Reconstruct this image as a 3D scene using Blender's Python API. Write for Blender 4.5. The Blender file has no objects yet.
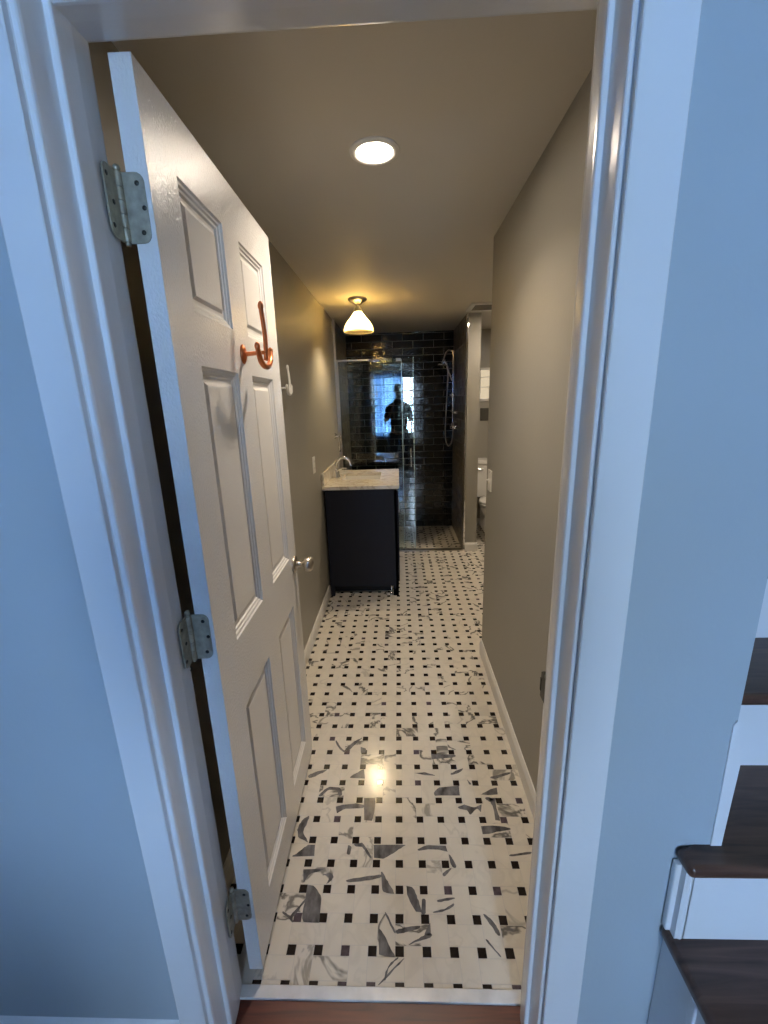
import bpy, bmesh, math, random
from mathutils import Vector, Matrix
random.seed(7)
scn = bpy.context.scene
COL = scn.collection
PI = math.pi
V = Vector

# ------------------------------------------------------------------ materials
def nodes_of(name):
    m = bpy.data.materials.new(name); m.use_nodes = True
    nt = m.node_tree
    return m, nt, nt.nodes['Principled BSDF'], nt.nodes.new, nt.links.new

def coord(nt, scale=(1, 1, 1), kind='Object'):
    tc = nt.nodes.new('ShaderNodeTexCoord'); mp = nt.nodes.new('ShaderNodeMapping')
    mp.inputs['Scale'].default_value = scale
    nt.links.new(tc.outputs[kind], mp.inputs['Vector'])
    return mp.outputs[0]

def paint(name, col, rough=.5, bump=.0, bscale=60, spec=.5, metal=0, var=0.0, vscale=3, coat=0, bdist=.002, stretch=(1, 1, 1)):
    m, nt, bs, N, L = nodes_of(name)
    bs.inputs['Base Color'].default_value = (*col, 1)
    bs.inputs['Roughness'].default_value = rough
    bs.inputs['Specular IOR Level'].default_value = spec
    bs.inputs['Metallic'].default_value = metal
    bs.inputs['Coat Weight'].default_value = coat
    co = coord(nt, stretch)
    if bump:
        n = N('ShaderNodeTexNoise'); n.inputs['Scale'].default_value = bscale; n.inputs['Detail'].default_value = 3
        L(co, n.inputs['Vector'])
        b = N('ShaderNodeBump'); b.inputs['Strength'].default_value = bump; b.inputs['Distance'].default_value = bdist
        L(n.outputs['Fac'], b.inputs['Height']); L(b.outputs[0], bs.inputs['Normal'])
    if var:
        n = N('ShaderNodeTexNoise'); n.inputs['Scale'].default_value = vscale; n.inputs['Detail'].default_value = 4
        L(co, n.inputs['Vector'])
        r = N('ShaderNodeValToRGB')
        r.color_ramp.elements[0].position = .3; r.color_ramp.elements[1].position = .7
        r.color_ramp.elements[0].color = (*[c * (1 - var) for c in col], 1)
        r.color_ramp.elements[1].color = (*[min(1, c * (1 + var)) for c in col], 1)
        L(n.outputs['Fac'], r.inputs[0]); L(r.outputs[0], bs.inputs['Base Color'])
    return m

def emit(name, col, s):
    m, nt, bs, N, L = nodes_of(name)
    e = N('ShaderNodeEmission'); e.inputs[0].default_value = (*col, 1); e.inputs[1].default_value = s
    L(e.outputs[0], nt.nodes['Material Output'].inputs[0]); return m

M = {}
M['trim'] = paint('white_gloss_paint', (.74, .75, .76), .24, .35, 45, bdist=.0012, var=.02)
M['door'] = paint('white_door_enamel', (.72, .70, .67), .19, 1.0, 210, bdist=.0014, stretch=(1, 1, .7))
M['doorpanel'] = paint('white_panel_enamel', (.72, .70, .67), .25, .5, 175, bdist=.0008)
M['room_wall'] = paint('pale_blue_wall_paint', (.385, .445, .485), .55, .2, 90, var=.03, vscale=2)
M['hall_wall'] = paint('taupe_wall_paint', (.300, .282, .240), .50, .25, 110, var=.02, vscale=2, bdist=.0015)
M['ceiling'] = paint('ceiling_paint', (.60, .56, .49), .6, .15, 90)
M['base'] = paint('baseboard_paint', (.72, .70, .66), .35)
M['nickel'] = paint('brushed_nickel', (.55, .50, .43), .28, metal=1)
M['chrome'] = paint('chrome', (.85, .85, .85), .08, metal=1)
M['hinge'] = paint('aged_hinge_metal', (.38, .35, .27), .45, .3, 200, metal=.6, var=.25, vscale=60)
M['screw'] = paint('dark_screw', (.04, .04, .035), .4, metal=.8)
M['copper'] = paint('copper', (.62, .20, .075), .28, .3, 60, metal=.9, var=.2, vscale=30)
M['whiteplastic'] = paint('white_plastic', (.75, .73, .68), .35)
M['slot'] = paint('dark_slot', (.03, .03, .03), .5)
M['porcelain'] = paint('porcelain', (.8, .78, .73), .12)
M['navy'] = paint('navy_cabinet_paint', (.010, .0115, .019), .5, .1, 60, spec=.25)
M['black'] = paint('matte_black', (.006, .006, .007), .6)
M['grout'] = paint('pale_grout', (.52, .49, .45), .8)
M['darkgrout'] = paint('grey_grout', (.30, .30, .285), .75)
M['threshold'] = paint('threshold_marble', (.66, .66, .66), .25, var=.12, vscale=18)
M['skin'] = paint('skin', (.45, .27, .19), .5)
M['shirt'] = paint('dark_shirt_cloth', (.018, .022, .03), .85, .4, 140)
M['jeans'] = paint('dark_jeans_cloth', (.02, .03, .055), .85, .4, 160)
M['hair'] = paint('dark_hair', (.012, .009, .007), .6, .6, 200)
M['phone'] = paint('phone_case', (.01, .01, .012), .3)
M['darkplate'] = paint('dark_plate', (.055, .050, .038), .5)
M['shade_sofa'] = paint('dark_sofa_cloth', (.02, .022, .028), .9, .4, 120)
M['vent'] = paint('vent_metal', (.20, .18, .15), .45)
M['led'] = emit('led_lens', (1.0, .86, .70), 72.0)
M['bulb'] = emit('warm_bulb', (1.0, .78, .46), 400.0)
M['paneglow'] = emit('glowing_panel', (1.0, .82, .56), .36)
M['alcove_fill'] = emit('alcove_fill_lens', (1.0, .84, .66), 300.0)

# black dots and grey marble
M['dot'] = paint('black_marble_dot', (.012, .007, .007), .13, var=.5, vscale=40)
M['dotgrey'] = paint('faded_marble_dot', (.085, .065, .08), .15, var=.3, vscale=60)
M['vein'] = paint('grey_marble_vein', (.135, .13, .135), .15, var=.6, vscale=38, stretch=(1, .5, 1))

def marble_tile():
    m, nt, bs, N, L = nodes_of('white_marble_tile')
    at = N('ShaderNodeAttribute'); at.attribute_name = 'tile'
    tc = N('ShaderNodeTexCoord')
    sc = N('ShaderNodeVectorMath'); sc.operation = 'SCALE'; sc.inputs['Scale'].default_value = 60
    L(at.outputs['Color'], sc.inputs[0])
    ad = N('ShaderNodeVectorMath'); ad.operation = 'ADD'
    L(tc.outputs['Object'], ad.inputs[0]); L(sc.outputs[0], ad.inputs[1])
    n = N('ShaderNodeTexNoise'); n.inputs['Scale'].default_value = 7; n.inputs['Detail'].default_value = 4; n.inputs['Distortion'].default_value = .8
    L(ad.outputs[0], n.inputs['Vector'])
    a = N('ShaderNodeMath'); a.operation = 'SUBTRACT'; a.inputs[1].default_value = .5; L(n.outputs['Fac'], a.inputs[0])
    b = N('ShaderNodeMath'); b.operation = 'ABSOLUTE'; L(a.outputs[0], b.inputs[0])
    mr = N('ShaderNodeMapRange'); mr.inputs['From Min'].default_value = .008; mr.inputs['From Max'].default_value = .038
    mr.inputs['To Min'].default_value = 1; mr.inputs['To Max'].default_value = 0
    L(b.outputs[0], mr.inputs['Value'])
    # only some tiles are strongly veined
    sp = N('ShaderNodeSeparateColor'); L(at.outputs['Color'], sp.inputs[0])
    gt = N('ShaderNodeMapRange'); gt.inputs['From Min'].default_value = .60; gt.inputs['From Max'].default_value = .72
    gt.inputs['To Min'].default_value = .07; gt.inputs['To Max'].default_value = .9
    L(sp.outputs[0], gt.inputs['Value'])
    mu = N('ShaderNodeMath'); mu.operation = 'MULTIPLY'; L(mr.outputs[0], mu.inputs[0]); L(gt.outputs[0], mu.inputs[1])
    n2 = N('ShaderNodeTexNoise'); n2.inputs['Scale'].default_value = 14; n2.inputs['Detail'].default_value = 3
    L(ad.outputs[0], n2.inputs['Vector'])
    base = N('ShaderNodeMixRGB'); base.inputs[1].default_value = (.60, .55, .47, 1); base.inputs[2].default_value = (.71, .66, .57, 1)
    L(n2.outputs['Fac'], base.inputs[0])
    mx = N('ShaderNodeMixRGB'); mx.inputs[2].default_value = (.10, .095, .09, 1)
    L(mu.outputs[0], mx.inputs[0]); L(base.outputs[0], mx.inputs[1]); L(mx.outputs[0], bs.inputs['Base Color'])
    bs.inputs['Roughness'].default_value = .16
    return m
M['marble'] = marble_tile()

def counter_mat():
    m, nt, bs, N, L = nodes_of('cream_marble_counter')
    co = coord(nt, (1, 1.6, 1))
    n = N('ShaderNodeTexNoise'); n.inputs['Scale'].default_value = 7; n.inputs['Detail'].default_value = 7; n.inputs['Distortion'].default_value = 1.6
    L(co, n.inputs['Vector'])
    r = N('ShaderNodeValToRGB'); e = r.color_ramp.elements
    e[0].position = .40; e[0].color = (.74, .68, .58, 1); e[1].position = .62; e[1].color = (.72, .66, .55, 1)
    k = e.new(.49); k.color = (.50, .43, .34, 1); k = e.new(.455); k.color = (.7, .64, .54, 1); k = e.new(.53); k.color = (.66, .6, .5, 1)
    L(n.outputs['Fac'], r.inputs[0]); L(r.outputs[0], bs.inputs['Base Color']); bs.inputs['Roughness'].default_value = .18
    return m
M['counter'] = counter_mat()

def wood(name, c1, c2, rough, ax=(1, 12, 12), plank=None):
    m, nt, bs, N, L = nodes_of(name)
    co = coord(nt, ax)
    n = N('ShaderNodeTexNoise'); n.inputs['Scale'].default_value = 4; n.inputs['Detail'].default_value = 6; n.inputs['Distortion'].default_value = 1
    L(co, n.inputs['Vector'])
    r = N('ShaderNodeValToRGB'); r.color_ramp.elements[0].position = .3; r.color_ramp.elements[1].position = .72
    r.color_ramp.elements[0].color = (*c1, 1); r.color_ramp.elements[1].color = (*c2, 1)
    L(n.outputs['Fac'], r.inputs[0]); L(r.outputs[0], bs.inputs['Base Color']); bs.inputs['Roughness'].default_value = rough
    return m
M['redwood'] = wood('red_brown_wood', (.055, .008, .003), (.15, .024, .008), .42)
M['tread'] = wood('dark_stair_wood', (.045, .021, .015), (.14, .072, .048), .3)

def black_tile(name, c1, c2, rough, bmp):
    m, nt, bs, N, L = nodes_of(name)
    at = N('ShaderNodeAttribute'); at.attribute_name = 'tile'
    r = N('ShaderNodeMixRGB'); r.inputs[1].default_value = (*c1, 1); r.inputs[2].default_value = (*c2, 1)
    L(at.outputs['Fac'], r.inputs[0]); L(r.outputs[0], bs.inputs['Base Color'])
    bs.inputs['Roughness'].default_value = rough
    co = coord(nt)
    n = N('ShaderNodeTexNoise'); n.inputs['Scale'].default_value = 48; n.inputs['Detail'].default_value = 2; L(co, n.inputs['Vector'])
    b = N('ShaderNodeBump'); b.inputs['Strength'].default_value = bmp; b.inputs['Distance'].default_value = .003
    L(n.outputs['Fac'], b.inputs['Height']); L(b.outputs[0], bs.inputs['Normal'])
    return m
M['blacktile'] = black_tile('glossy_black_tile', (.003, .003, .004), (.008, .008, .009), .05, .35)
M['glaretile'] = black_tile('black_tile_painted_glare', (.12, .104, .078), (.15, .13, .10), .28, .2)  # grazing glare on the black side-wall tile, put into a brown-grey base colour

def glass(name, tint, ior=1.5, rough=0.0, extra=0):
    m, nt, bs, N, L = nodes_of(name)
    fr = N('ShaderNodeFresnel'); fr.inputs['IOR'].default_value = ior
    g = N('ShaderNodeBsdfGlossy'); g.inputs['Roughness'].default_value = rough; g.inputs[0].default_value = (1, 1, 1, 1)
    t = N('ShaderNodeBsdfTransparent'); t.inputs[0].default_value = (*tint, 1)
    mx = N('ShaderNodeMixShader'); L(fr.outputs[0], mx.inputs[0]); L(t.outputs[0], mx.inputs[1]); L(g.outputs[0], mx.inputs[2])
    L(mx.outputs[0], nt.nodes['Material Output'].inputs[0]); return m
M['glass'] = glass('shower_glass', (.93, .97, .95))
M['glassedge'] = paint('glass_edge', (.45, .55, .52), .15, spec=.8)
M['pane'] = glass('window_glass', (.97, .98, 1))

def shade_mat():
    m, nt, bs, N, L = nodes_of('amber_ribbed_shade_glass')
    tl = N('ShaderNodeBsdfTranslucent'); tl.inputs[0].default_value = (.97, .86, .56, 1)
    tr = N('ShaderNodeBsdfTransparent'); tr.inputs[0].default_value = (.97, .87, .60, 1)
    gl = N('ShaderNodeBsdfGlossy'); gl.inputs['Roughness'].default_value = .1
    m1 = N('ShaderNodeMixShader'); m1.inputs[0].default_value = .16
    L(tl.outputs[0], m1.inputs[1]); L(tr.outputs[0], m1.inputs[2])
    m2 = N('ShaderNodeMixShader'); m2.inputs[0].default_value = .06
    L(m1.outputs[0], m2.inputs[1]); L(gl.outputs[0], m2.inputs[2])
    L(m2.outputs[0], nt.nodes['Material Output'].inputs[0]); return m
M['shade'] = shade_mat()

def sheer():
    m, nt, bs, N, L = nodes_of('sheer_blue_curtain')
    tl = N('ShaderNodeBsdfTranslucent'); wv = N('ShaderNodeTexNoise'); wv.inputs['Scale'].default_value = 1.0; wv.inputs['Detail'].default_value = 3; L(coord(nt, (14, 14, .25)), wv.inputs['Vector'])
    cr = N('ShaderNodeValToRGB'); cr.color_ramp.elements[0].position = .36; cr.color_ramp.elements[1].position = .64
    cr.color_ramp.elements[0].color = (.045, .12, .36, 1); cr.color_ramp.elements[1].color = (.42, .66, .92, 1)
    L(wv.outputs['Fac'], cr.inputs[0]); L(cr.outputs[0], tl.inputs[0])
    df = N('ShaderNodeBsdfDiffuse'); df.inputs[0].default_value = (.4, .52, .7, 1)
    tr = N('ShaderNodeBsdfTransparent'); tr.inputs[0].default_value = (.45, .7, 1, 1)
    m1 = N('ShaderNodeMixShader'); m1.inputs[0].default_value = .25; L(tl.outputs[0], m1.inputs[1]); L(df.outputs[0], m1.inputs[2])
    m2 = N('ShaderNodeMixShader'); m2.inputs[0].default_value = .05; L(m1.outputs[0], m2.inputs[1]); L(tr.outputs[0], m2.inputs[2])
    L(m2.outputs[0], nt.nodes['Material Output'].inputs[0]); return m
M['sheer'] = sheer()

# ------------------------------------------------------------------ mesh builder
def wloc(o):
    p = V((0, 0, 0))
    while o is not None:
        p += o.location; o = o.parent
    return p

class MB:
    def __init__(s): s.bm = bmesh.new(); s.mi = 0
    def _set(s, faces):
        for f in faces: f.material_index = s.mi
    def box(s, a, b, bevel=0, seg=2):
        r = bmesh.ops.create_cube(s.bm, size=1)
        vs = r['verts']
        c = [(a[i] + b[i]) / 2 for i in range(3)]; d = [abs(b[i] - a[i]) for i in range(3)]
        for v in vs: v.co = V([v.co[i] * d[i] + c[i] for i in range(3)])
        if bevel:
            es = list({e for v in vs for e in v.link_edges})
            r = bmesh.ops.bevel(s.bm, geom=es, offset=bevel, segments=seg, profile=.5, affect='EDGES')
            s._set(r['faces'])
        s._set({f for v in vs if v.is_valid for f in v.link_faces})
        return s
    def face(s, pts):
        f = s.bm.faces.new([s.bm.verts.new(p) for p in pts]); f.material_index = s.mi; return f
    def tube(s, pts, r, n=12, cap=True):
        pts = [V(p) for p in pts]
        rr = r if isinstance(r, (list, tuple)) else [r] * len(pts)
        rings = []; up = None
        for i, p in enumerate(pts):
            t = (pts[min(i + 1, len(pts) - 1)] - pts[max(i - 1, 0)]).normalized()
            if up is None:
                up = V((0, 0, 1)) if abs(t.z) < .9 else V((1, 0, 0))
            side = t.cross(up).normalized(); up = side.cross(t).normalized()
            rings.append([s.bm.verts.new(p + rr[i] * (math.cos(2 * PI * k / n) * side + math.sin(2 * PI * k / n) * up)) for k in range(n)])
        for a, b in zip(rings, rings[1:]):
            for k in range(n):
                f = s.bm.faces.new((a[k], a[(k + 1) % n], b[(k + 1) % n], b[k])); f.smooth = True; f.material_index = s.mi
        if cap:
            for q in (rings[0], rings[-1][::-1]):
                f = s.bm.faces.new([s.bm.verts.new(v.co) for v in q]); f.material_index = s.mi
        return s
    def lathe(s, c, prof, axis='z', n=32, smooth=True, sx=1, sy=1, ribs=0, ribamp=0):
        c = V(c); rings = []
        for (r, h) in prof:
            ring = []
            for k in range(n):
                a = 2 * PI * k / n; q = r * (1 + (ribamp * math.cos(ribs * a) if ribs else 0))
                x, y = q * math.cos(a) * sx, q * math.sin(a) * sy
                p = {'z': (x, y, h), 'x': (h, x, y), 'y': (y, h, x)}[axis]
                ring.append(s.bm.verts.new(c + V(p)))
            rings.append(ring)
        for a, b in zip(rings, rings[1:]):
            for k in range(n):
                f = s.bm.faces.new((a[k], a[(k + 1) % n], b[(k + 1) % n], b[k])); f.smooth = smooth; f.material_index = s.mi
        for q, (r, h) in ((rings[0], prof[0]), (rings[-1], prof[-1])):
            if r > 1e-6:
                f = s.bm.faces.new(q); f.material_index = s.mi
        return s
    def sphere(s, c, r, sc=(1, 1, 1), n=20):
        q = bmesh.ops.create_uvsphere(s.bm, u_segments=n, v_segments=n // 2, radius=r)
        for v in q['verts']: v.co = V([v.co[i] * sc[i] for i in range(3)]) + V(c)
        for f in {f for v in q['verts'] for f in v.link_faces}: f.smooth = True; f.material_index = s.mi
        return s
    def prism(s, prof, fn, a, b):
        """extrude a closed 2-D outline: fn(u, v, t) -> point, t = a and b"""
        A = [s.bm.verts.new(fn(u, v, a)) for u, v in prof]; Bv = [s.bm.verts.new(fn(u, v, b)) for u, v in prof]
        n = len(prof)
        for i in range(n):
            f = s.bm.faces.new((A[i], A[(i + 1) % n], Bv[(i + 1) % n], Bv[i])); f.material_index = s.mi
        for q in (A, Bv[::-1]):
            f = s.bm.faces.new(q); f.material_index = s.mi
        return s
    def build(s, name, mats, parent=None, label=None, cat=None, group=None, kind=None, local=False, autosm=False):
        bmesh.ops.recalc_face_normals(s.bm, faces=s.bm.faces)
        me = bpy.data.meshes.new(name); s.bm.to_mesh(me); s.bm.free()
        if not isinstance(mats, (list, tuple)): mats = [mats]
        for m in mats: me.materials.append(M[m] if isinstance(m, str) else m)
        o = bpy.data.objects.new(name, me); COL.objects.link(o)
        if autosm:
            for p in me.polygons: p.use_smooth = True
            md = o.modifiers.new('b', 'WEIGHTED_NORMAL')
        if parent is not None:
            if not local: me.transform(Matrix.Translation(-wloc(parent)))
            o.parent = parent
        elif kind != 'structure' and not local:
            xs = [v.co for v in me.vertices]
            c = V(((min(v.x for v in xs) + max(v.x for v in xs)) / 2, (min(v.y for v in xs) + max(v.y for v in xs)) / 2, min(v.z for v in xs)))
            me.transform(Matrix.Translation(-c)); o.location = c
        tag(o, label, cat, group, kind)
        return o

def tag(o, label=None, cat=None, group=None, kind=None):
    if label: o['label'] = label
    if cat: o['category'] = cat
    if group: o['group'] = group
    if kind: o['kind'] = kind
    return o
def empty(name, loc, label, cat, group=None):
    o = bpy.data.objects.new(name, None); COL.objects.link(o); o.location = loc; o.empty_display_size = .05
    return tag(o, label, cat, group)
S = dict(kind='structure')

# ------------------------------------------------------------------ key dimensions (metres)
YW = .660           # face of the entry wall (blue side)
YH = .785           # face of the entry wall (hall side)
XL, XR = -.595, .485
YC = 2.36           # where the right hall wall ends
YS = 4.24           # shower front
YB = 5.158          # back wall
ZC = 2.285          # hall ceiling
PX, PX2 = .648, .778  # shower right wall / pier
XA = 2.1            # far right of the toilet alcove

# ------------------------------------------------------------------ entry room shell
RX0, RX1, RY0, RZ = -3.4, 2.4, -2.6, 2.70
mb = MB(); mb.box((RX0, YW, 0), (-.535, YH, RZ)); mb.box((-.535, YW, 2.085), (.365, YH, RZ)); mb.box((.365, YW, 0), (.592, YH, RZ))
mb.box((-.535, YW, 0), (-.475, YH, 2.09)); mb.box((.31, YW, 0), (.365, YH, 2.09))
mb.build('wall_entry', 'room_wall', **S)
mb = MB(); mb.box((RX0 - .1, RY0, 0), (RX0, YH, RZ)); mb.build('wall_room_left', 'room_wall', **S)
mb = MB(); mb.box((RX1, RY0, 0), (RX1 + .1, 2.3, RZ + 1.2)); mb.build('wall_room_right', 'room_wall', **S)
mb = MB(); mb.box((RX0, RY0, RZ), (RX1, YH, RZ + .1)); mb.box((.592, YH, RZ + 1.1), (RX1, 2.3, RZ + 1.2)); mb.box((.592, YH, RZ), (RX1, YH + .03, RZ + 1.15)); mb.build('ceiling_room', 'trim', **S)
mb = MB(); mb.box((.592, 2.3, 0), (RX1, 2.34, RZ + 1.2)); mb.build('wall_stair_end', 'room_wall', **S)
mb = MB(); mb.box((.55, YH, 0), (.5915, 2.34, RZ + 1.2)); mb.build('wall_stair_left', 'room_wall', **S)
mb = MB(); mb.box((RX0, RY0 - .1, -.08), (RX1, .760, -.004)); mb.build('floor_entry', 'redwood', **S)
# window wall behind the photographer
WX0, WX1, WZ0, WZ1 = -.78, .62, .70, 2.17
mb = MB()
mb.box((RX0, RY0 - .12, 0), (WX0, RY0, RZ)); mb.box((WX1, RY0 - .12, 0), (RX1, RY0, RZ))
mb.box((WX0, RY0 - .12, 0), (WX1, RY0, WZ0)); mb.box((WX0, RY0 - .12, WZ1), (WX1, RY0, RZ))
mb.build('wall_window', 'room_wall', **S)
mb = MB()
t = .05
mb.box((WX0 - .07, RY0, WZ0 - .08), (WX0, RY0 + .02, WZ1 + .08), .003); mb.box((WX1, RY0, WZ0 - .08), (WX1 + .07, RY0 + .02, WZ1 + .08), .003)
mb.box((WX0 - .1, RY0, WZ0 - .04), (WX1 + .1, RY0 + .06, WZ0), .004); mb.box((WX0 - .07, RY0, WZ1), (WX1 + .07, RY0 + .02, WZ1 + .08), .003)
mb.box((WX0, RY0 - .09, WZ0), (WX0 + t, RY0 - .04, WZ1)); mb.box((WX1 - t, RY0 - .09, WZ0), (WX1, RY0 - .04, WZ1))
mb.box((WX0, RY0 - .09, WZ0), (WX1, RY0 - .04, WZ0 + t)); mb.box((WX0, RY0 - .09, WZ1 - t), (WX1, RY0 - .04, WZ1))
mb.box((WX0, RY0 - .08, 1.41), (WX1, RY0 - .05, 1.45))
for i in range(1, 5): mb.box((WX0 + (WX1 - WX0) * i / 5 - .01, RY0 - .075, WZ0), (WX0 + (WX1 - WX0) * i / 5 + .01, RY0 - .055, WZ1))
for z in (1.06, 1.80): mb.box((WX0, RY0 - .075, z - .01), (WX1, RY0 - .055, z + .01))
wn = mb.build('window_1', 'trim', **S)
mb = MB(); mb.box((WX0 + t, RY0 - .067, WZ0 + t), (WX1 - t, RY0 - .063, WZ1 - t)); mb.build('framed_pane', 'pane', wn)
# portal so the sky light is sampled through the window opening
pl_ = bpy.data.lights.new('window_daylight', 'AREA'); pl_.shape = 'RECTANGLE'; pl_.size = WX1 - WX0; pl_.size_y = WZ1 - WZ0; pl_.cycles.is_portal = True
plo = bpy.data.objects.new('window_daylight', pl_); COL.objects.link(plo); plo.location = ((WX0 + WX1) / 2, RY0 - .13, (WZ0 + WZ1) / 2); plo.rotation_euler = (PI / 2, 0, 0)
# curtain (wavy cloth) on a rod
cur = empty('curtain', (-.4, RY0 + .09, .45), 'sheer blue curtain across the left of the window, reflected in the shower glass', 'curtain')
mb = MB(); n = 110; x0, x1 = -.95, .14
prev = None
for i in range(n + 1):
    x = x0 + (x1 - x0) * i / n; y = RY0 + .09 + .022 * math.sin(i * .72) + .008 * math.sin(i * 1.9)
    c = (mb.bm.verts.new((x, y, .45)), mb.bm.verts.new((x, y, 2.22)))
    if prev:
        f = mb.bm.faces.new((prev[0], c[0], c[1], prev[1])); f.smooth = True
    prev = c
mb.build('curtain_cloth', 'sheer', cur)
mb = MB(); mb.tube([(-1.0, RY0 + .09, 2.23), (.85, RY0 + .09, 2.23)], .011)
mb.sphere((-1.01, RY0 + .09, 2.23), .02); mb.sphere((.86, RY0 + .09, 2.23), .02)
mb.box((-.985, RY0, 2.22), (-.975, RY0 + .09, 2.24)); mb.box((.8, RY0, 2.22), (.81, RY0 + .09, 2.24))
mb.build('curtain_rod', 'nickel', cur)

# baseboards of the entry room
mb = MB(); mb.prism([(0, -.006), (-.014, -.006), (-.014, .095), (-.009, .112), (0, .122)], lambda u, v, t: (t, YW + u, v), RX0, -.536)
mb.build('baseboard_entry', 'trim', **S)

# ------------------------------------------------------------------ door casing and jambs
ZH = 2.052
def frame(name, prof, mat, z0=0.0, lean=0, **kw):
    """prof: (left x, right x, y, dz) outline from outer wall to the opening; swept up, over and down"""
    mb = MB(); rows = []
    for k, (lx, rx, y, dz) in enumerate(prof):
        T = ZH + dz
        q = .008 if k >= lean and rx < .305 else 0      # the latch-side moulding stands slightly out of plumb
        rows.append([mb.bm.verts.new(p) for p in ((lx, y, z0), (lx, y, T), (rx, y, T), (rx - q, y, z0))])
    m = len(rows)
    for i in range(m):
        a, b = rows[i], rows[(i + 1) % m]
        for k in range(3): mb.bm.faces.new((a[k], a[k + 1], b[k + 1], b[k]))
    for k in (0, 3): mb.bm.faces.new([r[k] for r in rows])
    return mb.build(name, mat, kind='structure', **kw)
frame('trim_1', [(-.534, .366, YW + .002, .075), (-.534, .366, .642, .075), (-.531, .364, .640, .073), (-.474, .3005, .640, .022),
                 (-.4722, .2990, .6415, .020), (-.4735, .3010, .653, .020), (-.4722, .3000, .655, .018), (-.4650, .2945, .6545, .011), (-.4632, .2928, .656, .010),
                 (-.4622, .2922, .660, .009), (-.4598, .2905, .699, .006), (-.4590, .2898, .7005, .005), (-.4510, .2832, .7000, .000), (-.4490, .2815, .7015, -.002),
                 (-.4485, .2810, .7045, -.003), (-.4485, .2810, .7095, -.003), (-.476, .310, .7095, .02), (-.476, .310, YW + .002, .02)], 'trim', z0=-.004, lean=3)
frame('trim_2', [(-.4487, .2812, .708, -.003), (-.4500, .2850, .740, .001), (-.4560, .2990, .784, .009), (-.4580, .3020, .790, .011), (-.4760, .3105, .790, .03), (-.4760, .3105, .708, .02)], 'trim', z0=-.004, lean=0)
# strike plate on the latch-side jamb
sp = MB(); sp.box((.2895, .768, .903), (.2985, .795, .963), .002); sp.box((.2885, .790, .918), (.296, .796, .948), .001); sp.build('strike_plate', 'screw', label='small worn metal strike plate on the right door jamb', cat='strike plate')
# threshold
mb = MB(); mb.box((-.475, .760, -.02), (.31, .789, .002), .002); mb.build('trim_3', 'threshold', **S)

# ------------------------------------------------------------------ hall shell
mb = MB(); mb.box((XL - .1, YH, 0), (XL, YS + .03, ZC)); mb.build('wall_left', 'hall_wall', **S)
mb = MB(); mb.box((XR, YH, 0), (XR + .07, YC, ZC)); mb.build('wall_right', 'hall_wall', **S)
mb = MB(); mb.box((XR + .07, YC - .07, 0), (XA, YC - .001, ZC)); mb.build('wall_alcove_front', 'hall_wall', **S)
mb = MB(); mb.box((XA, YC, 0), (XA + .1, YB, ZC)); mb.build('wall_alcove_right', 'hall_wall', **S)
mb = MB(); mb.box((PX2, YB, 0), (XA, YB + .1, ZC)); mb.build('wall_alcove_back', 'hall_wall', **S)
mb = MB(); mb.box((XL - .1, YH, ZC), (XA + .1, YB + .1, ZC + .1)); mb.build('ceiling', 'ceiling', **S)
mb = MB(); mb.box((PX + .012, YS - .02, 0), (PX2, YB, ZC)); mb.build('wall_pier', 'hall_wall', **S)
# hall side of the entry wall keeps the taupe paint
mb = MB(); mb.box((XL, YH, 0), (-.5, YH + .004, ZC)); mb.box((.33, YH, 0), (XR, YH + .004, ZC)); mb.box((-.5, YH, 2.10), (.33, YH + .004, ZC))
mb.build('wall_hall_front', 'hall_wall', **S)

def baseboard(name, p, q, nrm, h=.085, t=.013):
    """p,q along the wall foot; nrm: direction out of the wall"""
    p, q, nrm = V(p), V(q), V(nrm)
    mb = MB(); mb.prism([(0, 0.001), (t, 0.001), (t, h * .78), (t * .6, h * .92), (t * .35, h), (0, h)], lambda u, v, s: tuple(p.lerp(q, s) + nrm * u + V((0, 0, v))), 0, 1)
    return mb.build(name, 'base', kind='structure')
baseboard('baseboard_left', (XL, YH + .005, 0), (XL, 3.21, 0), (1, 0, 0), .09)
baseboard('baseboard_right', (XR, YH + .005, 0), (XR, YC, 0), (-1, 0, 0), .09)
baseboard('baseboard_right_end', (XR, YC, 0), (XA, YC, 0), (0, 1, 0), .09)
baseboard('baseboard_pier', (PX + .015, YS - .02, 0), (PX2 + .013, YS - .02, 0), (0, -1, 0), .09)
baseboard('baseboard_pier_side', (PX2, YS - .02, 0), (PX2, YB, 0), (1, 0, 0), .09)
baseboard('baseboard_back', (PX2 + .013, YB, 0), (XA, YB, 0), (0, -1, 0), .09)

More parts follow.
